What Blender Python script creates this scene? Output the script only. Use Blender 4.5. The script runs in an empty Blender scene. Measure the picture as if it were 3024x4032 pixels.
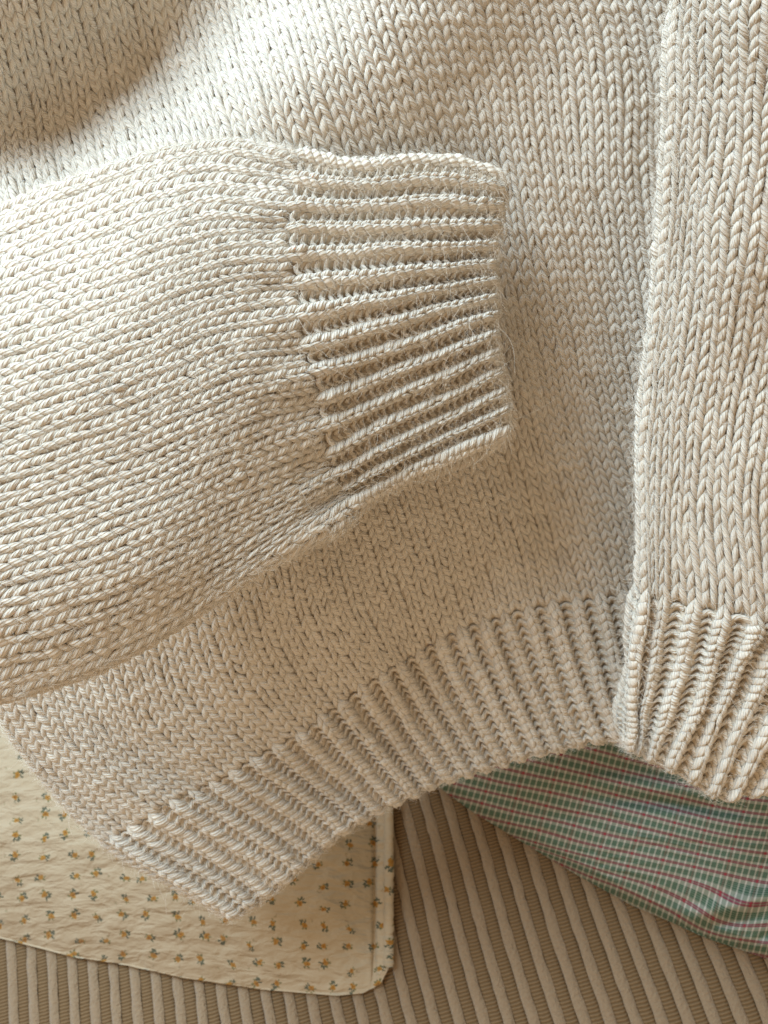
import bpy, math, random
import numpy as np
from mathutils import Matrix, Vector
rng = np.random.default_rng(7)
random.seed(7)
scene = bpy.context.scene
COL = scene.collection

# ------------------------------------------------------------------ camera frame
# 1 unit = 10 cm.  Photograph measured in 3024 x 4032 pixels, focal length in pixels FP.
FP, CX, CY = 2912.0, 1512.0, 2016.0
def cam_pt(x, y, d):
    x, y, d = np.broadcast_arrays(np.asarray(x, float), np.asarray(y, float), np.asarray(d, float))
    return np.stack([(x-CX)/FP*d, -(y-CY)/FP*d, -d], -1)
def nrm(v):
    return v/np.maximum(np.linalg.norm(v, axis=-1, keepdims=True), 1e-12)
D1 = nrm(np.array([-0.646, 2.169, -1.0]))            # direction of the sofa's cords
D2 = np.array([1.0, 0.321, 0.05]); D2 = nrm(D2-D1*np.dot(D1, D2))
DN = np.cross(D2, D1)
M = np.stack([D2, D1, DN], 1)                         # world axes seen from the camera
O = cam_pt(1512, 3500, 5.15)
def W(p): return (p-O) @ M                            # camera frame -> world (sofa seat is z = 0)
R = M.T
cam = bpy.data.cameras.new('camera'); camo = bpy.data.objects.new('camera', cam); COL.objects.link(camo)
m4 = Matrix([list(R[0])+[0], list(R[1])+[0], list(R[2])+[0], [0, 0, 0, 1]])
m4.translation = Vector(W(np.zeros(3)))
camo.matrix_world = m4
cam.sensor_fit = 'VERTICAL'; cam.sensor_height = 36.0; cam.lens = 36.0*FP/4032
cam.clip_start = 0.05; cam.clip_end = 200
cam.dof.use_dof = True; cam.dof.focus_distance = 2.8; cam.dof.aperture_fstop = 1.0
cam.dof.aperture_fstop = 1.7
scene.camera = camo

# ------------------------------------------------------------------ light: a big window up and to the left, warm room bounce
world = bpy.data.worlds.new('World'); scene.world = world; world.use_nodes = True
world.node_tree.nodes['Background'].inputs[0].default_value = (1.0, 0.83, 0.62, 1)
world.node_tree.nodes['Background'].inputs[1].default_value = 0.45
def area(name, camloc, target, size, power, color):
    l = bpy.data.lights.new(name, 'AREA'); l.shape = 'RECTANGLE'; l.size, l.size_y = size
    l.energy = power; l.color = color
    o = bpy.data.objects.new(name, l); COL.objects.link(o)
    a, b = Vector(W(np.array(camloc, float))), Vector(W(np.array(target, float)))
    o.location = a; o.rotation_euler = (b-a).to_track_quat('-Z', 'Y').to_euler()
area('window_light', (-6.5, 7.6, 2.6), (0.0, 0.2, -3.2), (7.5, 7.5), 2950, (0.66, 0.85, 1.0))
area('room_light', (-1.5, -7.5, 7.5), (0, -1.2, -3.8), (9.0, 9.0), 370, (1.0, 0.60, 0.26))
scene.view_settings.view_transform = 'Standard'; scene.view_settings.look = 'None'
scene.view_settings.gamma = 1; scene.view_settings.exposure = 0.0
scene.render.resolution_x, scene.render.resolution_y = 768, 1024
scene.render.engine = 'CYCLES'

# ------------------------------------------------------------------ helpers
def tag(o, label=None, cat=None, kind=None, group=None):
    for k, v in (('label', label), ('category', cat), ('kind', kind), ('group', group)):
        if v: o[k] = v
def empty(name, loc):
    o = bpy.data.objects.new(name, None); COL.objects.link(o); o.location = loc; o.empty_display_size = .1
    return o
def mesh_obj(name, verts, quads, mat, parent=None, uv=None, uv2=None, smooth=True, base=None):
    """verts Nx3 in world, quads Mx4, uv (M*4)x2 per corner; one linked object"""
    me = bpy.data.meshes.new(name)
    v = np.asarray(verts, float)
    if base is not None: v = v-np.asarray(base)
    q = np.asarray(quads, np.int32)
    me.vertices.add(len(v)); me.vertices.foreach_set('co', v.astype(np.float32).ravel())
    me.loops.add(q.size); me.loops.foreach_set('vertex_index', q.ravel())
    me.polygons.add(len(q)); me.polygons.foreach_set('loop_start', np.arange(0, q.size, 4, dtype=np.int32))
    me.polygons.foreach_set('loop_total', np.full(len(q), 4, np.int32))
    me.update(calc_edges=True)
    if uv is not None:
        l = me.uv_layers.new(name='UVMap'); l.data.foreach_set('uv', np.asarray(uv, np.float32).ravel())
    if uv2 is not None:
        l = me.uv_layers.new(name='yarn_id'); l.data.foreach_set('uv', np.asarray(uv2, np.float32).ravel())
    me.polygons.foreach_set('use_smooth', np.full(len(q), smooth))
    me.materials.append(mat)
    o = bpy.data.objects.new(name, me); COL.objects.link(o)
    if parent is not None: o.parent = parent
    return o
def grid_quads(n, m):
    i, j = np.meshgrid(np.arange(n-1), np.arange(m-1), indexing='ij')
    a = (i*m+j).ravel()
    return np.stack([a, a+m, a+m+1, a+1], 1)
def sm(a, b, x):
    t = np.clip((x-a)/(b-a), 0, 1); return t*t*(3-2*t)

class TPS:
    def __init__(s, pts, vals, lam=0.0, scale=(1, 1)):
        s.sc = np.array(scale, float); s.p = np.asarray(pts, float)*s.sc; v = np.asarray(vals, float)
        n = len(s.p); K = s.k(s.p, s.p)+lam*np.eye(n); A = np.zeros((n+3, n+3))
        A[:n, :n] = K; A[:n, n] = 1; A[:n, n+1:] = s.p; A[n, :n] = 1; A[n+1:, :n] = s.p.T
        b = np.zeros((n+3, v.shape[1])); b[:n] = v; s.w = np.linalg.solve(A, b)
    def k(s, a, b):
        r2 = ((a[:, None]-b[None])**2).sum(-1); return np.where(r2 > 0, .5*r2*np.log(np.maximum(r2, 1e-12)), 0)
    def __call__(s, q):
        q = np.asarray(q, float)*s.sc; out = np.empty((len(q), s.w.shape[1])); n = len(s.p)
        for i in range(0, len(q), 20000):
            a = q[i:i+20000]; out[i:i+20000] = s.k(a, s.p)@s.w[:n]+s.w[n]+a@s.w[n+1:]
        return out

# ------------------------------------------------------------------ node helper
class N:
    def __init__(s, name, rough=.9):
        s.m = bpy.data.materials.new(name); s.m.use_nodes = True; s.t = s.m.node_tree
        s.bs = s.t.nodes['Principled BSDF']; s.bs.inputs['Roughness'].default_value = rough
        s.bs.inputs['Specular IOR Level'].default_value = .08
    def new(s, t, **k):
        n = s.t.nodes.new(t)
        for a, b in k.items(): setattr(n, a, b)
        return n
    def link(s, a, b): s.t.links.new(a, b)
    def put(s, sock, v):
        if isinstance(v, bpy.types.NodeSocket): s.link(v, sock)
        else: sock.default_value = v
    def math(s, op, a, b=0.0, c=0.0):
        n = s.new('ShaderNodeMath', operation=op); s.put(n.inputs[0], a); s.put(n.inputs[1], b); s.put(n.inputs[2], c)
        return n.outputs[0]
    def mix(s, f, a, b):
        n = s.new('ShaderNodeMix', data_type='RGBA'); s.put(n.inputs['Factor'], f)
        for k, v in ((6, a), (7, b)):
            s.put(n.inputs[k], v if isinstance(v, bpy.types.NodeSocket) else (*v, 1))
        return n.outputs[2]
    def noise(s, vec, scale, detail=3, rough=.5, dist=0):
        n = s.new('ShaderNodeTexNoise'); s.put(n.inputs['Vector'], vec); n.inputs['Scale'].default_value = scale
        n.inputs['Detail'].default_value = detail; n.inputs['Roughness'].default_value = rough
        n.inputs['Distortion'].default_value = dist
        return n.outputs[0]
    def uv(s, name='UVMap'):
        n = s.new('ShaderNodeUVMap'); n.uv_map = name; return n.outputs[0]
    def sep(s, v):
        n = s.new('ShaderNodeSeparateXYZ'); s.put(n.inputs[0], v); return n.outputs
    def comb(s, x, y, z=0.0):
        n = s.new('ShaderNodeCombineXYZ'); s.put(n.inputs[0], x); s.put(n.inputs[1], y); s.put(n.inputs[2], z); return n.outputs[0]
    def ramp(s, f, a, b):
        n = s.new('ShaderNodeMapRange'); s.put(n.inputs[0], f); n.inputs[1].default_value = a; n.inputs[2].default_value = b
        n.interpolation_type = 'SMOOTHSTEP'; return n.outputs[0]
    def bump(s, h, dist, strength=1.0, prev=None):
        n = s.new('ShaderNodeBump'); s.put(n.inputs['Height'], h); n.inputs['Distance'].default_value = dist
        n.inputs['Strength'].default_value = strength
        if prev is not None: s.link(prev, n.inputs['Normal'])
        return n.outputs[0]

WOOL = (0.71, 0.615, 0.475)
def wool_material():
    n = N('cream_wool', .95)
    u, v, _ = n.sep(n.uv()); rid = n.sep(n.uv('yarn_id'))
    q = n.math('ADD', u, v)
    wob = n.noise(n.comb(n.math('MULTIPLY', v, 1.2), n.math('MULTIPLY', rid[0], 50), u), 1.5, 2)
    ph = n.math('ADD', n.math('MULTIPLY', q, 6*2*math.pi), n.math('MULTIPLY', wob, 5.0))
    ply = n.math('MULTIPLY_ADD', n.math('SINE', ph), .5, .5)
    fib = n.noise(n.comb(n.math('MULTIPLY', q, 40), n.math('MULTIPLY', v, 3), n.math('MULTIPLY', rid[0], 40)), 1.0, 3, .6)
    geo = n.new('ShaderNodeNewGeometry')
    big = n.noise(geo.outputs['Position'], 1.3, 2)
    c = n.mix(n.math('MULTIPLY', rid[0], 1.0), (0.78, 0.71, 0.61), (0.73, 0.655, 0.555))
    c = n.mix(n.math('MULTIPLY', n.ramp(fib, .35, .75), .24), c, (0.52, 0.42, 0.30))
    c = n.mix(n.math('MULTIPLY', n.ramp(fib, .62, .3), .25), c, (0.80, 0.74, 0.64))
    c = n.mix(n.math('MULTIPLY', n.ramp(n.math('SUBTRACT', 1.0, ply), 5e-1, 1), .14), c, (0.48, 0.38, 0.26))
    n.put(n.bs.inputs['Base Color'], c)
    b = n.bump(ply, .0055, .85)
    b = n.bump(fib, .004, .8, b)
    n.link(b, n.bs.inputs['Normal'])
    n.bs.inputs['Subsurface Weight'].default_value = .25; n.bs.inputs['Subsurface Radius'].default_value = (1, .85, .65); n.bs.inputs['Subsurface Scale'].default_value = .012
    n.bs.inputs['Sheen Weight'].default_value = .15; n.bs.inputs['Sheen Roughness'].default_value = .45
    n.bs.inputs['Sheen Tint'].default_value = (1, .98, .95, 1)
    return n.m
def backing_material():
    n = N('wool_backing', 1.0)
    geo = n.new('ShaderNodeNewGeometry')
    f = n.noise(geo.outputs['Position'], 60, 3)
    n.put(n.bs.inputs['Base Color'], n.mix(f, (0.62, 0.54, 0.43), (0.72, 0.64, 0.53)))
    return n.m
def fuzz_material():
    n = N('wool_fibre', .7)
    n.bs.inputs['Base Color'].default_value = (0.86, 0.81, 0.72, 1)
    n.bs.inputs['Subsurface Weight'].default_value = 0
    return n.m
MW, MB, MF = wool_material(), backing_material(), fuzz_material()

# ------------------------------------------------------------------ knitted panels
CW = 0.062      # width of one knitted column
class Panel:
    """(c, r) = column, row -> surface.  r grows away from the ribbed end, c x r faces the viewer."""
    def __init__(s, ties, depth, ext, clampc, clampr, rho=(1.5, 1.5, 1.2, 1.2), lam=0.0, rib_r=17, rib_amp=.36, bumpf=None):
        s.f = TPS([t[:2] for t in ties], [t[2:4] for t in ties], lam, (1, .78))
        s.d = TPS([(a/1000, b/1000) for a, b, _ in depth], [(z,) for _, _, z in depth], 0.002)
        s.rib_r, s.rib_amp = rib_r, rib_amp
        s.h = .25
        s.ca, s.cb, s.ra, s.rb = ext
        s.nc = int(round((s.cb-s.ca)/s.h))+1; s.nr = int(round((s.rb-s.ra)/s.h))+1
        C, Rr = np.meshgrid(np.linspace(s.ca, s.cb, s.nc), np.linspace(s.ra, s.rb, s.nr), indexing='ij')
        c = C.ravel(); r = Rr.ravel()
        cc = np.clip(c, *clampc); rc = np.clip(r, *clampr)
        def P(c, r):
            xy = s.f(np.stack([c, r], 1))
            d = s.d(xy/1000)[:, 0]
            if bumpf is not None: d = d+bumpf(c, r, xy[:, 0], xy[:, 1])
            return cam_pt(xy[:, 0], xy[:, 1], d)
        e = .05
        P0 = P(cc, rc); Tu = nrm(P(cc+e, rc)-P(cc-e, rc)); Tv = nrm(P(cc, rc+e)-P(cc, rc-e))
        Nn = nrm(np.cross(Tu, Tv)); sg = np.sign((Nn*-P0).sum(-1, keepdims=True)); Nn = Nn*sg
        out = P0.copy(); nn = Nn.copy()
        ec = c-cc; rh = np.where(ec < 0, rho[0], rho[1]); th = np.clip(np.abs(ec)/rh, 0, math.pi)
        dirc = Tu*np.sign(ec)[:, None]
        out += (dirc*np.sin(th)[:, None]-Nn*(1-np.cos(th))[:, None])*(rh*CW)[:, None]
        nn = Nn*np.cos(th)[:, None]+dirc*np.sin(th)[:, None]
        er = r-rc; rh = np.where(er < 0, rho[2], rho[3]); ph = np.clip(np.abs(er)*.78/rh, 0, math.pi)
        dirr = Tv*np.sign(er)[:, None]
        out += (dirr*np.sin(ph)[:, None]-nn*(1-np.cos(ph))[:, None])*(rh*CW)[:, None]
        nn = nn*np.cos(ph)[:, None]+dirr*np.sin(ph)[:, None]
        s.P = W(out).reshape(s.nc, s.nr, 3); s.Nn = (nrm(nn) @ M).reshape(s.nc, s.nr, 3)
        s.cam = out.reshape(s.nc, s.nr, 3)
    def at(s, c, r, A=None):
        A = s.P if A is None else A
        x = np.clip((c-s.ca)/s.h, 0, s.nc-1.001); y = np.clip((r-s.ra)/s.h, 0, s.nr-1.001)
        i = x.astype(int); j = y.astype(int); a = (x-i)[..., None]; b = (y-j)[..., None]
        return (A[i, j]*(1-a)*(1-b)+A[i+1, j]*a*(1-b)+A[i, j+1]*(1-a)*b+A[i+1, j+1]*a*b)
    def ribw(s, c, r):
        k = 1-sm(s.rib_r-1.0, s.rib_r+.3, r)
        k = k*(.3+.7*sm(-1.2, 1.2, r)); return k*s.rib_amp*np.cos(math.pi*c)-k*.05
    def place(s, c, r, w):
        w = w+s.ribw(c, r)
        c = c+(1-sm(s.rib_r-1.5, s.rib_r+.8, r))*.55*np.sin(math.pi*c)/math.pi
        return s.at(c, r)+s.at(c, r, s.Nn)*(w*CW)[..., None]
    def pix(s, c, r):
        p = s.at(c, r, s.cam); return CX+p[..., 0]/-p[..., 2]*FP, CY-p[..., 1]/-p[..., 2]*FP

KR, MR = 8, 9
def tube_template(cl, rad, hfac=.78, kr=KR, ufac=1.0):
    """tube round a centre line given in (column, row, height) units"""
    cl = np.array(cl, float); m = len(cl)
    met = cl*np.array([ufac, hfac, 1]); T = nrm(np.gradient(met, axis=0))
    up = np.array([0, 0, 1.0]); S = nrm(np.cross(T, up)); U = np.cross(S, T)
    a = np.arange(kr)/kr*2*math.pi+math.pi                      # seam of the texture on the back
    ring = (U[:, None]*np.cos(a)[None, :, None]+S[:, None]*np.sin(a)[None, :, None])*np.asarray(rad)[:, None, None]
    v = met[:, None]+ring
    v = v/np.array([ufac, hfac, 1])
    ln = np.concatenate([[0], np.cumsum(np.linalg.norm(np.diff(met, axis=0), axis=1))])
    L = 2*math.pi*.26/math.tan(math.radians(40))
    q, uv = [], []
    for i in range(m-1):
        for j in range(kr):
            j2 = (j+1) % kr
            q.append((i*kr+j, i*kr+j2, (i+1)*kr+j2, (i+1)*kr+j))
            uv += [(j/kr, ln[i]/L), ((j+1)/kr, ln[i]/L), ((j+1)/kr, ln[i+1]/L), (j/kr, ln[i+1]/L)]
    return v.reshape(-1, 3), np.array(q), np.array(uv)
t = np.linspace(0, 1, MR)
def leg(sd, rib=False):
    v = (.98-1.85*t) if rib else (.95-1.9*t)
    u = sd*(.02+.33*t) if rib else sd*(.02+.485*t)
    w = (.02+.17*np.sin(math.pi*t)-.22*t) if rib else (.01+.175*np.sin(math.pi*t)-.22*t)
    rad = (.12+.155*np.sin(math.pi*t)**.8) if rib else (.075+.165*np.sin(math.pi*t)**.8)
    return tube_template(np.stack([u, v, w], 1), rad, ufac=1.5 if rib else 1.0)
LEG = [leg(-1), leg(1)]; RLEG = [leg(-1, True), leg(1, True)]
tp = np.linspace(-1, 1, MR)
PURL = tube_template(np.stack([tp*.52, .30*(1-tp**2)-.15, .18-.24*np.abs(tp)**2.2], 1), .20+.05*(1-tp**2))

def build(panel, c, rows, kind, name, parent, base, rad=1.0, mat=None):
    """one knitted column (legs or purl bumps) as one mesh"""
    rows = np.asarray(rows, float)
    if not len(rows): return None
    V, Q, U, I = [], [], [], []
    nv = 0
    for tv, tq, tu in (LEG if kind == 'knit' else RLEG if kind == 'rib' else [PURL]):
        k = len(rows); x = np.repeat(tv[None], k, 0)
        j = rng.normal(0, 1, (k, 6)); j *= np.where(rng.random(k) < .04, 1.9, 1.0)[:, None]
        cen = tv.mean(0)
        thick = 1+.085*np.sin(rows*2.3+c*.31)*np.sin(rows*.71-c*.12)
        x = (x-cen)*np.stack([thick, np.ones(k), thick], 1)[:, None]*(1+j[:, None, :3]*np.array([.08, .035, .09]))*np.array([rad, 1, rad])+cen
        a = j[:, 3]*.045
        xr = x[..., 0]+x[..., 1]*a[:, None]
        ten = .06*np.sin(rows*.37+c*1.9)+.05*np.sin(rows*.83-c*.61)
        rr0 = rows[:, None]+.10*np.sin(c*.45+rows*.21)[:, None]+.07*np.sin(c*1.7+rows*.13)[:, None]
        cc = ten[:, None]+c+xr+j[:, None, 4]*.022
        rr = rr0+x[..., 1]+j[:, None, 5]*.035
        V.append(panel.place(cc, rr, x[..., 2]).reshape(-1, 3))
        Q.append((tq[None]+(np.arange(k)*len(tv))[:, None, None]+nv).reshape(-1, 4)); nv += k*len(tv)
        off = np.floor(rng.random(k)*20)
        uu = np.repeat(tu[None], k, 0).copy(); uu[..., 1] += off[:, None]+rng.random(k)[:, None]
        U.append(uu.reshape(-1, 2))
        I.append(np.repeat(rng.random((k, 2))[:, None], len(tu), 1).reshape(-1, 2))
    return mesh_obj(name, np.concatenate(V), np.concatenate(Q), mat or MW, parent, np.concatenate(U), np.concatenate(I), base=base)

te = np.linspace(0, 1, MR)
CHAIN = tube_template(np.stack([-.66+1.32*te, -.20+.34*te, .0+.16*np.sin(math.pi*te)-.10*te], 1), .12+.11*np.sin(math.pi*te)**.8)
def edge_chain(panel, c0, c1, r, parent, base):
    cs = np.arange(c0, c1+1, 1.0); x, y = panel.pix(cs, np.full(len(cs), r)); cs = cs[(x > -150) & (x < 3180) & (y < 4100)]
    V, Q, U, I = [], [], [], []; tv, tq, tu = CHAIN
    for i, c in enumerate(cs):
        j = rng.normal(0, 1, 4)
        V.append(panel.place(c+.5+tv[:, 0]*(1+.06*j[0]), r+tv[:, 1]+.05*j[1], tv[:, 2]*(1+.1*j[2])+.04*j[3]))
        Q.append(tq+i*len(tv)); u = tu.copy(); u[:, 1] += rng.random()*9; U.append(u); I.append(np.repeat(rng.random((1, 2)), len(tu), 0))
    return mesh_obj('cast_off_edge', np.concatenate(V), np.concatenate(Q), MW, parent, np.concatenate(U), np.concatenate(I), base=base)

def visible(panel, c, rows, mar=330):
    rows = np.asarray(rows, float); x, y = panel.pix(np.full(len(rows), float(c)), rows)
    return rows[(x > -mar) & (x < 3024+mar) & (y > -mar) & (y < 4032+mar)]
def backing(panel, name, parent, base, r0, r1, c0, c1, w=-.13):
    cs = np.arange(c0, c1+.01, .25); rs = np.arange(r0, r1+.01, .25)
    C, Rr = np.meshgrid(cs, rs, indexing='ij')
    q = grid_quads(len(cs), len(rs)); x, y = panel.pix(C.ravel(), Rr.ravel())
    ok = ((x > -340) & (x < 3364) & (y > -340) & (y < 4372))[q].all(1); q = q[ok]
    used, inv = np.unique(q, return_inverse=True)
    v = panel.place(C, Rr, np.full(C.shape, w)).reshape(-1, 3)[used]
    return mesh_obj(name, v, inv.reshape(-1, 4), MB, parent, base=base)

FUZZ = []   # (root, dir, length, radius)
def fuzz(panel, n, c0, c1, r0, r1, skip=None, ln=(.02, .065), rad=.0004, lift=.1):
    c = rng.uniform(c0, c1, n); r = rng.uniform(r0, r1, n)
    x, y = panel.pix(c, r); k = (x > -60) & (x < 3084) & (y > -60) & (y < 4092)
    if skip is not None: k &= ~skip(x, y)
    k &= (r > panel.rib_r) | (np.cos(math.pi*c) > .1) | (r < .5)
    c, r = c[k], r[k]; n = len(c)
    p = panel.place(c, r, np.full(n, lift)); nn = panel.at(c, r, panel.Nn)
    FUZZ.append((p, nn, rng.uniform(*ln, n), np.full(n, rad)))

# ================================================================== the sweater
sw_base = W(cam_pt(1500, 1900, 4.2)); sw_base[2] = 0
sweater = empty('sweater', sw_base)
tag(sweater, 'chunky cream knitted wool sweater with ribbed cuffs and hem, one sleeve folded across its front', 'sweater')

# --- body ---------------------------------------------------------------
tips = [(517,3253),(593,3198),(677,3147),(758,3109),(834,3079),(915,3036),(997,2981),(1085,2930),(1181,2880),(1257,2820),(1339,2760),(1425,2701),(1501,2650),(1572,2605),(1643,2560),(1724,2512),(1811,2470),(1903,2439),(1990,2417),(2077,2392),(2169,2374),(2267,2357),(2359,2344),(2451,2330)]
ends = {-1:(925,3600),0:(986,3562),1:(1057,3513),2:(1122,3464),3:(1181,3413),4:(1236,3363),5:(1290,3315),6:(1355,3265),7:(1420,3220),8:(1487,3186),9:(1553,3155),10:(1626,3122),11:(1692,3092),12:(1765,3063),13:(1835,3043),14:(1908,3023),15:(1977,3002),16:(2050,2980),17:(2126,2960),18:(2198,2945),19:(2275,2925),20:(2355,2912),21:(2432,2906),22:(2510,2900),23:(2590,2895)}
ties = [(2*k, 17, *p) for k, p in enumerate(tips)]+[(2*k, 0, *p) for k, p in ends.items()]
ties += [(-2.5, 17, 420, 3300), (-2.5, 26, 205, 3090), (-2.5, 34.5, 22, 2840), (-2.5, 42, -120, 2560), (-2.5, 70, -900, 1250)]
ties += [(40,35.7,1990,1715),(40,48,1880,1230),(40,58,1765,770),(40,67,1645,330),(40,75,1530,-60),
         (48,35.7,2352,1680),(50,48,2350,1205),(52,60,2370,660),(54,67,2480,290),(54,75,2400,-60),(54,35.7,2640,1660),(52,17,2730,2320),
         (30,36,1520,1900),(30,60,1240,860),(30,67,1095,470),(30,75,990,90),
         (20,67,570,560),(20,72,520,330),(20,78,440,30),(20,60,640,1000),
         (10,67,40,700),(10,72,10,500),(10,78,-60,200),(10,84,-130,-100),
         (16,26,985,2625),(8,26,590,2860),(24,26,1346,2370),(32,26,1720,2170),(12,36,650,2360),(20,36,1080,2130),(4,72,-330,560),(4,80,-400,200)]
def body_bump(c, r, x, y):
    return .012*np.sin(c*.55+.3)*np.sin(r*.21)+.01*np.sin(c*.9+r*.12)
body_depth = [(0,-200,2.85),(0,0,2.90),(400,0,3.06),(0,300,3.11),(300,120,3.13),(0,610,3.385),(320,470,3.36),(640,275,3.33),(960,70,3.29),(1130,-140,3.27),
 (0,850,3.22),(300,720,3.15),(640,550,3.08),(960,345,3.03),(1200,150,3.03),(1500,-50,3.03),(1200,500,2.98),(900,650,2.98),(1600,350,3.06),(1900,300,3.27),(2300,300,3.40),(2560,300,3.45),
 (1500,900,3.18),(2000,900,3.36),(2500,900,3.53),(2000,1700,3.55),(2450,1700,3.66),(1500,2000,3.5),(2000,2300,3.72),(2450,2300,3.8),(1000,2300,3.55),
 (1200,2800,3.87),(500,2800,3.78),(50,2800,3.78),(500,3250,4.02),(950,3560,4.2),(1300,3300,4.13),(1700,3080,4.05),(2100,2960,3.98),(2450,2910,3.93),(500,1500,3.35),(0,2000,3.5),(-300,2300,3.6)]
BR = 17
body = Panel(ties, body_depth, (-6, 63, -3, 88), (-2.3, 64), (.6, 90), rho=(1.0, 1.5, .9, 1.2), lam=.25, rib_r=BR, rib_amp=.46, bumpf=body_bump)

def in_sleeve(x, y):     # body pixels well under the left sleeve
    return (x < 950) & (y > 1100) & (y < 2050)
fp = backing(body, 'front_panel', sweater, sw_base, BR-.5, 88, -5, 61)
hem = backing(body, 'hem_ribbing', sweater, sw_base, -2.5, BR-.5, -5, 50, -.06)
for c in range(-4, 61):
    rows = visible(body, c, np.arange(BR+.5, 88, 1))
    rows = rows[body.pix(np.full(len(rows), float(c)), rows)[0] < 2800] if len(rows) else rows
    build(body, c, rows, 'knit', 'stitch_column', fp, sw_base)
for c in range(-4, 49):
    if c % 2 == 0: build(body, c, visible(body, c, np.arange(-.5, BR+.4, 1)), 'rib', 'rib', hem, sw_base, 1.12)
    else: build(body, c, visible(body, c, np.arange(-.7, BR, 1)), 'purl', 'purl_column', hem, sw_base)

edge_chain(body, -4, 48, -.75, hem, sw_base)

# --- left sleeve, laid across the front --------------------------------------
SR = 22
st = {0:[(1365,655),(1597,640),(1796,648),(1945,690)],1:[(1150,700),(1330,732),(1763,714),(1948,745)],2:[(1133,812),(1464,818),(1763,802),(1942,812)],
 3:[(1133,903),(1464,905),(1763,898),(1930,891)],4:[(1133,1004),(1464,994),(1730,977),(1918,968)],5:[(1159,1117),(1464,1090),(1730,1064),(1915,1043)],
 6:[(1172,1236),(1464,1190),(1730,1142),(1915,1112)],7:[(1185,1366),(1464,1290),(1730,1222),(1915,1180)],8:[(1219,1465),(1500,1385),(1740,1308),(1918,1250)],
 9:[(1246,1571),(1520,1475),(1760,1385),(1922,1322)],10:[(1262,1677),(1530,1565),(1770,1468),(1928,1398)],11:[(1286,1784),(1540,1655),(1780,1550),(1938,1478)],
 12:[(1312,1870),(1560,1735),(1790,1630),(1950,1555)],13:[(1345,1925),(1580,1795),(1800,1700),(1962,1630)],14:[(1370,1975),(1600,1850),(1810,1758),(1962,1700)]}
ties = []
for k, ps in st.items():
    for (x, y), fr in zip(ps, (None, None, None, 0)):
        r = 0 if fr == 0 else (1950-x)/(1950-ps[0][0]+(0 if k != 0 else 215) if k else 1030)*SR*(1.0)
        if k == 0: r = (1950-x)/(1950-1140)*SR
        ties.append((-2*k, max(r, 0), x, y))
P2 = 1.8228
def silh(c, r, xp, yp): ties.append((c, r, xp*P2, yp*P2))
silh(0, 27, 530, 293); silh(0, 36, 320, 318); silh(0, 50.5, -60, 450); silh(0, 24, 600, 315)
for c, x27 in ((6, 498), (12, 519), (18, 560), (24, 596)):
    silh(-c, 50.5, -60+c*2.5, 440+c*37.2); silh(-c, 36, 292+c*4.0, 318+c*36.6)
    silh(-c, 27, x27, 297+c*33.0)
silh(-29, 50.5, 25, 1545); silh(-29, 43, 215, 1480); silh(-29, 36, 405, 1368); silh(-29, 29.5, 560, 1245); silh(-29, 25.5, 690, 1150)
ls_depth = [(0,800,3.02),(0,1200,2.78),(0,2000,2.70),(0,2500,2.74),(0,2760,2.88),(600,600,2.90),(600,900,2.74),(600,1400,2.64),(600,1900,2.68),(650,2250,2.76),(720,2420,2.88),
 (1000,560,2.90),(1000,900,2.76),(1000,1400,2.68),(1100,1850,2.80),(1230,2100,2.90),(1200,680,2.90),(1200,1200,2.78),(1350,1900,2.96),(1500,650,2.92),(1500,1200,2.82),(1500,1800,2.97),
 (1950,700,3.02),(1930,1200,2.97),(1960,1660,3.03),(-300,1600,2.75)]
def ls_bump(c, r, x, y):
    return .010*np.sin(c*.5+1)*np.sin(r*.25+.5)-.03*np.exp(-((r-23.5)/2.2)**2)*np.cos(c*math.pi/2+.5)*.45
lsl = Panel(ties, ls_depth, (-34, 5, -3, 54), (-27.7, -.8), (.4, 60), rho=(1.2, .9, 1.1, 1.2), lam=.3, rib_r=SR, bumpf=ls_bump, rib_amp=.38)
sl = backing(lsl, 'sleeve', sweater, sw_base, SR-.5, 54, -33, 4); sl['label'] = 'sleeve folded across the front'
cf = backing(lsl, 'cuff', sweater, sw_base, -2.5, SR-.5, -33, 4, -.06)
for c in range(-33, 5):
    # ragged start of the ribbing
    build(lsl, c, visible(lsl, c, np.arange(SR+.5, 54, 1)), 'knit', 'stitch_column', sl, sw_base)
    if c % 2 == 0: build(lsl, c, visible(lsl, c, np.arange(-1.5, SR+.4, 1)), 'rib', 'rib', cf, sw_base, 1.12)
    else: build(lsl, c, visible(lsl, c, np.arange(-1.7, SR, 1)), 'purl', 'purl_column', cf, sw_base)

edge_chain(lsl, -31, 2, -.9, cf, sw_base)

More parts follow.
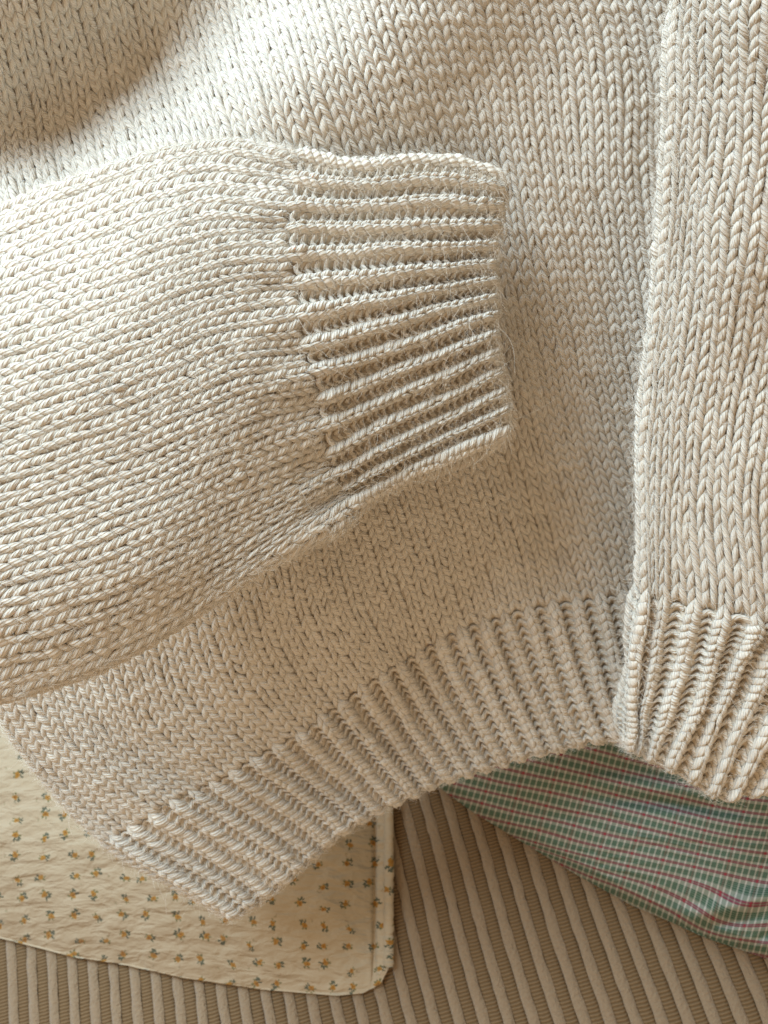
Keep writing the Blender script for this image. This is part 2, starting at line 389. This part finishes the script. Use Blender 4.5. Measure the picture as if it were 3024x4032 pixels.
# --- right sleeve -------------------------------------------------------------
RR = 19
def q4(x, y): return (2200+x/2.011, 2200+y/2.011)
rt = {0:[(705,260),(660,600),(634,900),(604,1200),(590,1460)],1:[(830,300),(780,600),(735,900),(680,1200),(640,1480)],2:[(1075,350),(1030,600),(970,900),(870,1200),(740,1560)],
 3:[(1320,400),(1262,650),(1200,900),(1090,1200),(890,1650)],4:[(1570,470),(1500,650),(1390,900),(1270,1200),(1060,1740)],5:[(1810,520),(1720,720),(1600,950),(1470,1250),(1215,1850)],
 6:[(2030,600),(1950,800),(1830,1050),(1680,1320),(1370,1900)],7:[(2230,700),(2150,900),(2050,1150),(1880,1420),(1560,1850)]}
ties = []
for k, ps in rt.items():
    for i, p in enumerate(ps): ties.append((2*k, [RR, 15.2, 10.7, 6.1, 0][i], *q4(*p)))
ties += [(0,63,2680,0),(3,63,2850,0),(6,63,3085,0),(9,63,3320,0),(0,46,2640,860),(3,46,2780,870),(6,46,2990,880),(9,46,3210,890),
         (0,32,2560,1600),(3,32,2690,1610),(6,32,2870,1630),(9,32,3055,1650),(14,32,3380,1690),(0,24,2545,2050),(3,24,2660,2070),(6,24,2840,2090),(10,24,3075,2120),(14,24,3330,2160),(12,63,3560,0)]
rs_depth = [(2640,0,2.62),(3020,0,2.42),(3300,0,2.45),(2590,1000,2.83),(3020,1000,2.66),(3300,1000,2.72),(2510,1800,3.06),(3020,1800,2.88),(3300,1800,2.95),(2500,2400,3.2),(2750,2350,3.06),(3020,2450,3.02),
 (2480,2900,3.38),(2700,2700,3.22),(2900,3150,3.36),(3020,2900,3.18),(3300,2900,3.25)]
rsl = Panel(ties, rs_depth, (-5, 16, -3, 70), (0.0, 20), (.5, 70), rho=(.75, 1.5, 1.0, 1.2), lam=.2, rib_r=RR, rib_amp=.36,
            bumpf=lambda c, r, x, y: .014*np.sin(c*.8+r*.15)*np.sin(r*.3))
sr = backing(rsl, 'sleeve', sweater, sw_base, RR-.5, 70, -5, 15.5); sr['label'] = 'sleeve hanging straight down at the right'
cr = backing(rsl, 'cuff', sweater, sw_base, -2.5, RR-.5, -5, 15.5, -.06)
for c in range(-5, 16):
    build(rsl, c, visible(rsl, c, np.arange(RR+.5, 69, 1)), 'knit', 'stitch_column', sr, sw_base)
    if c % 2 == 0: build(rsl, c, visible(rsl, c, np.arange(-1.5, RR+.4, 1)), 'rib', 'rib', cr, sw_base, 1.12)
    else: build(rsl, c, visible(rsl, c, np.arange(-1.7, RR, 1)), 'purl', 'purl_column', cr, sw_base)

edge_chain(rsl, -3, 15, -.85, cr, sw_base)

# --- loose fibres standing off the yarn ----------------------------------------
fuzz(body, 45000, -5, 57, -1, 84, in_sleeve)
fuzz(lsl, 25000, -32, 3.5, -2, 50)
fuzz(rsl, 8000, -4, 15, -2, 66)
def skipmost(x, y): return (x > 2700)
fuzz(lsl, 2500, -31.5, -27, -2, 50, ln=(.03, .09)); fuzz(lsl, 2800, -2, 1.8, -2, 50, ln=(.03, .09)); fuzz(lsl, 1300, -30, 1, -2, .4, ln=(.03, .08))
fuzz(rsl, 2800, -2.4, .8, -1, 66, ln=(.03, .10)); fuzz(rsl, 800, -2, 12, -2, .4, ln=(.03, .08))
fuzz(body, 2000, -5, -2, 0, 36, ln=(.03, .08)); fuzz(body, 1500, -4, 46, -1.6, .3, ln=(.025, .07))
fuzz(body, 260, -5, 55, 0, 80, in_sleeve, ln=(.08, .24), rad=.00038)
fuzz(lsl, 300, -31, 2, -1, 50, None, ln=(.08, .26), rad=.00038)
fuzz(rsl, 130, -3, 14, -1, 66, None, ln=(.08, .24), rad=.00038)
def build_fuzz():
    p = np.concatenate([f[0] for f in FUZZ]); nn = np.concatenate([f[1] for f in FUZZ])
    ln = np.concatenate([f[2] for f in FUZZ]); rd = np.concatenate([f[3] for f in FUZZ]); n = len(p)
    K = 6
    long = ln > .07
    tang = nrm(np.cross(nn, rng.normal(0, 1, (n, 3))))
    tg2 = np.cross(nn, tang)
    lift = np.where(long, rng.uniform(.15, .7, n), rng.uniform(.35, 1.0, n))[:, None]
    d = nrm(tang+nn*lift)
    bend = rng.normal(0, 1.0, n)[:, None]
    s = np.linspace(0, 1, K)
    pts = np.empty((n, K, 3))
    curl = (rng.uniform(-1, 1, n))[:, None]
    for i, a in enumerate(s):
        pts[:, i] = p+ln[:, None]*(d*a+tg2*bend*a*a*.55-nn*a*a*.25+tang*curl*np.sin(a*4)*.12)
    hc = bpy.data.hair_curves.new('fuzz'); hc.add_curves([K]*n)
    hc.attributes['position'].data.foreach_set('vector', (pts-sw_base).astype(np.float32).ravel())
    rad = np.repeat(rd[:, None], K, 1)*np.linspace(1, .5, K)
    if 'radius' not in hc.attributes: hc.attributes.new('radius', 'FLOAT', 'POINT')
    hc.attributes['radius'].data.foreach_set('value', rad.astype(np.float32).ravel())
    hc.materials.append(MF)
    o = bpy.data.objects.new('fuzz', hc); COL.objects.link(o); o.parent = sweater; tag(o, kind='stuff')
build_fuzz()

# ================================================================== sofa seat: raised chenille cords with knitted bands between
def sofa_materials():
    n = N('chenille_cord', 1.0)
    tc = n.new('ShaderNodeNewGeometry').outputs['Position']
    f = n.noise(tc, 45, 4, .65); g = n.noise(tc, 6, 2)
    c = n.mix(f, (0.27, 0.188, 0.112), (0.40, 0.292, 0.188)); c = n.mix(n.math('MULTIPLY', g, .3), c, (0.30, .215, .13))
    n.put(n.bs.inputs['Base Color'], c); n.link(n.bump(f, .03, .9), n.bs.inputs['Normal'])
    n.bs.inputs['Sheen Weight'].default_value = .3
    k = N('ribbed_band', .95)
    u, v, _ = k.sep(k.uv())
    wob = k.noise(k.comb(k.math('MULTIPLY', u, 3.0), k.math('MULTIPLY', v, 1.0)), 6, 2)
    w = k.math('MULTIPLY_ADD', k.math('SINE', k.math('ADD', k.math('MULTIPLY', v, 2*math.pi/.0215), k.math('MULTIPLY', wob, 2.4))), .5, .5)
    f = k.noise(k.comb(u, v), 60, 3)
    c = k.mix(w, (0.125, 0.078, 0.037), (0.23, 0.152, 0.082)); c = k.mix(k.math('MULTIPLY', f, .35), c, (0.18, .12, .07))
    k.put(k.bs.inputs['Base Color'], c); b = k.bump(w, .006, .8); k.link(k.bump(f, .006, .5, b), k.bs.inputs['Normal'])
    return n.m, k.m
MC, MK = sofa_materials()
sofa = empty('sofa', (0, 0, 0)); tag(sofa, 'beige sofa seat upholstered in raised vertical chenille cords', 'sofa')
PIT = .1535
def strip(name, x0, wd, hgt, y0, y1, mat, ny, rough, zoff, pw):
    nx = 9; xs = np.linspace(0, 1, nx); ys = np.linspace(y0, y1, ny)
    X, Y = np.meshgrid(xs, ys, indexing='ij')
    e0 = rng.normal(0, rough, ny); e1 = rng.normal(0, rough, ny)
    e0 = np.convolve(e0, [.3, .4, .3], 'same'); e1 = np.convolve(e1, [.3, .4, .3], 'same')
    xx = x0+e0[None]+(wd+e1-e0)[None]*X
    wav = .006*np.sin(ys*2.1)[None]+.004*np.sin(ys*5.3+1)[None]
    z = zoff+hgt*(1-np.abs(2*X-1)**pw)+.02*np.sin(xx*1.1)*np.sin(Y*.9)
    v = np.stack([xx+wav, Y, z], -1).reshape(-1, 3)
    q = grid_quads(nx, ny); uv = np.stack([xx.ravel(), Y.ravel()], 1)[q.ravel()]
    return mesh_obj(name, v, q, mat, sofa, uv)
xo = W(cam_pt(52, 4032, 4.8))[0]
for k in range(-9, 33):
    x = xo+k*PIT-.033
    strip('cord', x, PIT*.47, .013, -2.6, 5.5, MC, 300, .003, .0, 2.4)
    strip('ribbed_band', x+PIT*.47, PIT*.52, .014, -2.6, 5.5, MK, 80, .0005, -.006, 4.0)
v = np.array([(-3.6, -2.7, -.03), (4.2, -2.7, -.03), (4.2, 5.6, -.03), (-3.6, 5.6, -.03), (-3.6, -2.7, -.9), (4.2, -2.7, -.9), (4.2, 5.6, -.9), (-3.6, 5.6, -.9)], float)
mesh_obj('seat_cushion', v, [(0, 1, 2, 3), (4, 7, 6, 5), (0, 4, 5, 1), (1, 5, 6, 2), (2, 6, 7, 3), (3, 7, 4, 0)], MK, sofa,
         np.zeros((24, 2)), smooth=False)

# ================================================================== pillows
def floral_material():
    n = N('floral_cotton', .85)
    uv = n.uv()
    fine = n.noise(uv, 500, 2); soft = n.noise(uv, 5, 3)
    base = n.mix(soft, (0.40, 0.32, 0.215), (0.47, 0.39, 0.28)); base = n.mix(n.math('MULTIPLY', fine, .15), base, (0.5, .4, .26))
    # pull the lookup about a little so that the edges of the print are ragged
    nz = n.new('ShaderNodeTexNoise'); n.put(nz.inputs['Vector'], uv); nz.inputs['Scale'].default_value = 90; nz.inputs['Detail'].default_value = 2
    vs = n.new('ShaderNodeVectorMath', operation='MULTIPLY_ADD'); n.link(nz.outputs['Color'], vs.inputs[0]); vs.inputs[1].default_value = (.024, .024, 0)
    n.link(uv, vs.inputs[2]); uvw = vs.outputs[0]
    def motif(pitch, seed, base, size, cols, op):
        sc = n.new('ShaderNodeVectorMath', operation='MULTIPLY_ADD'); n.link(uvw, sc.inputs[0]); sc.inputs[1].default_value = (1/pitch[0], 1/pitch[1], 0); sc.inputs[2].default_value = (seed, seed*.7, 0)
        vo = n.new('ShaderNodeTexVoronoi'); vo.voronoi_dimensions = '2D'; n.link(sc.outputs[0], vo.inputs['Vector']); vo.inputs['Scale'].default_value = 1; vo.inputs['Randomness'].default_value = .42
        df = n.new('ShaderNodeVectorMath', operation='SUBTRACT'); n.link(sc.outputs[0], df.inputs[0]); n.link(vo.outputs['Position'], df.inputs[1])
        x, y, _ = n.sep(df.outputs[0]); x = n.math('MULTIPLY', x, pitch[0]/size); y = n.math('MULTIPLY', y, pitch[1]/size)
        cr, cg, cb = n.sep(vo.outputs['Color'])
        an = n.math('MULTIPLY', cr, 6.283); ca = n.math('COSINE', an); sa = n.math('SINE', an)
        X = n.math('SUBTRACT', n.math('MULTIPLY', x, ca), n.math('MULTIPLY', y, sa)); Y = n.math('ADD', n.math('MULTIPLY', x, sa), n.math('MULTIPLY', y, ca))
        Y = n.math('MULTIPLY', Y, n.math('ADD', .75, n.math('MULTIPLY', cg, .6)))
        out = base
        for (ex, ey, ra, rb, ang, col) in cols:
            ex, ey, rb = ex*.78, ey*.85, rb*1.2
            dx = n.math('SUBTRACT', X, ex); dy = n.math('SUBTRACT', Y, ey); c, s_ = math.cos(ang), math.sin(ang)
            a = n.math('ADD', n.math('MULTIPLY', dx, c/ra), n.math('MULTIPLY', dy, s_/ra)); b = n.math('SUBTRACT', n.math('MULTIPLY', dy, c/rb), n.math('MULTIPLY', dx, s_/rb))
            r2 = n.math('ADD', n.math('MULTIPLY', a, a), n.math('MULTIPLY', b, b))
            out = n.mix(n.math('MULTIPLY', n.ramp(r2, 1.25, .75), op), out, col)
        return out
    G, G2, OR, RD = (0.085, 0.095, 0.065), (0.16, 0.15, 0.07), (0.34, 0.17, 0.03), (0.22, 0.09, 0.03)
    cols = [(-.62, .28, .34, .14, .5, G), (-.95, -.05, .26, .11, -.4, G), (-.42, -.32, .30, .12, 1.1, G), (-1.0, .42, .18, .10, 1.4, G), (-.68, -.62, .2, .1, .2, G), (-.2, .5, .26, .13, 1.9, G2),
            (.72, .38, .30, .14, .7, G2), (.95, -.12, .22, .10, -.3, G2), (.18, .0, .42, .33, .3, OR), (.45, -.34, .22, .18, .3, OR), (.22, -.08, .14, .1, .3, RD)]
    c = motif((.150, .122), 3.1, base, .036, cols, .95)
    c = motif((.20, .17), 11.7, c, .017, [(-.4, .2, .5, .22, .5, G2), (.5, 0, .5, .22, -.6, (.3, .2, .13))], .45)
    n.put(n.bs.inputs['Base Color'], c)
    cre = n.noise(n.comb(n.math('MULTIPLY', n.sep(uv)[0], 1.0), n.math('MULTIPLY', n.sep(uv)[1], 2.2)), 6.5, 3, .5, .3)
    b = n.bump(cre, .05, .85); b = n.bump(fine, .001, .4, b); n.link(b, n.bs.inputs['Normal'])
    n.bs.inputs['Sheen Weight'].default_value = .1
    return n.m
def plaid_material():
    n = N('plaid_cotton', .85)
    u, v, _ = n.sep(n.uv())
    wob = n.noise(n.comb(u, v), 3.5, 3)
    def band(x, per, c, w, soft=.02):
        f = n.math('FRACT', n.math('DIVIDE', x, per)); d = n.math('ABSOLUTE', n.math('SUBTRACT', f, c))
        return n.ramp(d, w+soft, w-soft)
    PV, PU = .076, .036
    base = (0.45, 0.44, 0.40)
    gcol = n.mix(wob, (0.04, 0.105, 0.06), (0.035, 0.085, 0.068))
    gv = band(v, PV, .25, .20, .03)
    rv1, rv2 = band(v, PV, .675, .035, .02), band(v, PV, .785, .035, .02)
    dv = band(v, PV, .73, .09, .03)
    warp = band(u, PU, .5, .37, .05); warp2 = band(u, PU/5, .5, .28, .12)
    red_w = band(u, PU*5, .12, .035, .012)
    # weft lines inside the bands
    fine = band(v, PV/11, .5, .3, .12)
    c = n.mix(n.math('MULTIPLY', warp, .72), base, (0.15, 0.20, 0.155))
    c = n.mix(n.math('MULTIPLY', dv, .65), c, (0.17, 0.11, 0.10))
    c = n.mix(n.math('MULTIPLY', n.math('MAXIMUM', rv1, rv2), .88), c, (0.20, 0.042, 0.07))
    g = n.math('MULTIPLY', gv, n.math('ADD', .58, n.math('MULTIPLY', warp, .40)))
    c = n.mix(g, c, gcol)
    c = n.mix(n.math('MULTIPLY', n.math('MULTIPLY', gv, fine), .18), c, (0.5, .55, .45))
    c = n.mix(n.math('MULTIPLY', n.math('SUBTRACT', 1.0, warp), .16), c, (0.6, .6, .54))
    c = n.mix(n.math('MULTIPLY', red_w, n.math('ADD', .15, n.math('MULTIPLY', dv, .6))), c, (0.30, 0.03, 0.05))
    n.put(n.bs.inputs['Base Color'], c)
    cre = n.noise(n.comb(u, n.math('MULTIPLY', v, 2.5)), 2.6, 3, .5, .5)
    b = n.bump(cre, .10, .7); n.link(n.bump(fine, .002, .4, b), n.bs.inputs['Normal'])
    return n.m
MFL, MPL = floral_material(), plaid_material()

def vnoise(x, y, seed, oct=4):
    r = np.random.default_rng(seed); o = np.zeros_like(x)
    for k in range(oct):
        for _ in range(4):
            a = r.uniform(0, 2*math.pi); f = 2**k; o += np.sin((x*math.cos(a)+y*math.sin(a))*f+r.uniform(0, 6.28))/f/4
    return o
# floral pillow ------------------------------------------------------------
def seat_depth(x, y):     # depth of the seat surface along the ray of a pixel
    ray = np.stack([(x-CX)/FP, -(y-CY)/FP, -np.ones_like(x)], -1)
    return (O@DN)/(ray@DN)
bx = [-400, 0, 184, 307, 512, 717, 1025, 1332, 1434, 1500, 1537]
by = [3600, 3687, 3733, 3766, 3797, 3845, 3890, 3915, 3905, 3872, 3800]
floral_base = W(cam_pt(700, 3300, seat_depth(np.array(700.), np.array(3300.))))
floral = empty('floral_pillow', floral_base); tag(floral, 'cream cotton pillow with small orange flower print under the sweater hem', 'pillow')
ns, nt = 260, 200
S, T = np.meshgrid(np.linspace(0, 1, ns)**.9, (np.linspace(0, 1, nt))**1.5, indexing='ij')
X = -400+(1537+400)*(1-(1-S)**1.25)
B = np.interp(X, bx, by); TOP = 2500.0
Y = B+(TOP-B)*T
edge_b = (B-Y)*4.6/FP; edge_r = (1537-X)*4.6/FP
prof = lambda e, Rr: np.sqrt(np.clip(1-(1-np.clip(e/Rr, 0, 1))**2, 0, 1))
par = lambda e, R: 1-(1-np.clip(e/R, 0, 1))**2
H = .05+.60*par(edge_b, 1.2)*(.12+.88*par(np.clip(edge_r-.10, 0, 9), .8))+.010*np.sin(X/21+2*np.sin(X/130))*np.exp(-edge_b/.16)*np.clip(edge_b*12, 0, 1)
seam = np.exp(-((edge_r-.10)/.012)**2)
H = H-.035*seam
H += .022*vnoise(X/230+Y/500, Y/110, 3)*np.clip(edge_b*4, 0, 1)+.014*vnoise(X/90, Y/45, 9)*np.exp(-edge_r/.35)
sd = seat_depth(X, Y); p = W(cam_pt(X, Y, sd))
camw = W(np.zeros(3)); ray = nrm(camw-p); P = p+ray*(H/ray[..., 2])[..., None]
uvg = np.stack([X*4.4/FP+.05*np.sin(Y/400), Y*4.4/FP+.03*np.sin(X/300)], -1)
q = grid_quads(ns, nt)
top = P.reshape(-1, 3)
mesh_obj('pillow_top', top, q, MFL, floral, uvg.reshape(-1, 2)[q.ravel()], base=floral_base)
bot = p.copy(); bot[..., 2] = .05+.0*H
bot[:, 0] = P[:, 0]; bot[-1] = P[-1]
mesh_obj('pillow_back', bot.reshape(-1, 3), q[:, ::-1], MFL, floral, uvg.reshape(-1, 2)[q[:, ::-1].ravel()], base=floral_base)
# piping along the right edge and the bottom edge
def piping(name, pts, rad, parent, base, mat, kr=10):
    pts = np.array(pts); T_ = nrm(np.gradient(pts, axis=0)); S_ = nrm(np.cross(T_, np.array([0, 0, 1.]))); U_ = np.cross(S_, T_)
    a = np.arange(kr)/kr*2*math.pi; rr = rad*(1+.08*rng.normal(0, 1, len(pts)))
    v = pts[:, None]+(S_[:, None]*np.cos(a)[None, :, None]+U_[:, None]*np.sin(a)[None, :, None]*.8)*rr[:, None, None]
    i, j = np.meshgrid(np.arange(len(pts)-1), np.arange(kr), indexing='ij'); i = i.ravel(); j = j.ravel(); j2 = (j+1) % kr
    q = np.stack([i*kr+j, i*kr+j2, (i+1)*kr+j2, (i+1)*kr+j], 1)
    ln = np.arange(len(pts))*.02
    uv = np.stack([np.stack([j*.012, ln[i]], 1), np.stack([(j+1)*.012, ln[i]], 1), np.stack([(j+1)*.012, ln[i+1]], 1), np.stack([j*.012, ln[i+1]], 1)], 1).reshape(-1, 2)
    return mesh_obj(name, v.reshape(-1, 3), q, mat, parent, uv, base=base)
er = P[-1]; pr = er[::1].copy(); pr = pr[::3]; pr = pr+np.array([-.012, 0, 0.0])
piping('piping', pr, .035, floral, floral_base, MFL)

# plaid pillow ----------------------------------------------------------------
ex = [1500, 1713, 1860, 2085, 2281, 2477, 2624, 2770, 3024, 3300]
ey = [2950, 3088, 3196, 3333, 3450, 3558, 3622, 3688, 3775, 3860]
plaid_base = W(cam_pt(2600, 3300, seat_depth(np.array(2600.), np.array(3300.))))
plaid = empty('plaid_pillow', plaid_base); tag(plaid, 'green, red and white plaid cotton pillow under the right cuff', 'pillow')
ns, nt = 220, 200
S, T = np.meshgrid(np.linspace(0, 1, ns), np.linspace(0, 1, nt)**1.6, indexing='ij')
X = 1500+1800*S; E = np.interp(X, ex, ey); Y = E+(2300+0*E-E)*T
e = (E-Y)*4.2/FP*.88
el = (X-1560)*4.2/FP
H = .20+.85*prof(e, 1.6)*(.45+.55*prof(np.clip(el, 0, 9), 1.5))
H = H*np.minimum(1, .1+prof(e, .12))
fold = lambda x0, y0, sl, wd, ln: np.exp(-((Y-(y0+sl*(X-x0)))/wd)**2)*np.exp(-((X-x0)/ln)**2)
H += -.09*fold(2650, 3165, .10, 28, 260)+.07*fold(2650, 3110, .14, 40, 320)-.08*fold(2820, 3640, -.22, 26, 200)+.07*fold(2880, 3570, -.25, 40, 240)-.05*fold(3010, 3690, -.5, 22, 120)+.03*fold(2960, 3720, -.4, 30, 140)
H += .030*vnoise(X/300, Y/130, 21)*np.clip(e*3, 0, 1)
sd = seat_depth(X, Y); p = W(cam_pt(X, Y, sd)); ray = nrm(camw-p); P = p+ray*(H/ray[..., 2])[..., None]
xs = (X-1700)/1000
slope = 400*xs-110*xs**2
hx = np.where(X > 2650, 2650+420*np.tanh((X-2650)/420), X)-2500
Y0 = Y.copy()
for _ in range(40): Y0 = .5*Y0+.5*(Y-(.23+.18*sm(3390, 3540, Y0))*hx)
V = Y0-34*fold(2900, 3600, -.3, 120, 240)+16*vnoise(X/330, Y/170, 5)
U = X+.30*(Y-3300)+10*vnoise(X/200, Y/300, 8)
uvg = np.stack([U*4.0/FP, V*4.2/FP], -1); q = grid_quads(ns, nt)
mesh_obj('pillow_top', P.reshape(-1, 3), q, MPL, plaid, uvg.reshape(-1, 2)[q.ravel()], base=plaid_base)
bot = p.copy(); bot[..., 2] = .05; bot[:, 0] = P[:, 0]
mesh_obj('pillow_back', bot.reshape(-1, 3), q[:, ::-1], MPL, plaid, uvg.reshape(-1, 2)[q[:, ::-1].ravel()], base=plaid_base)
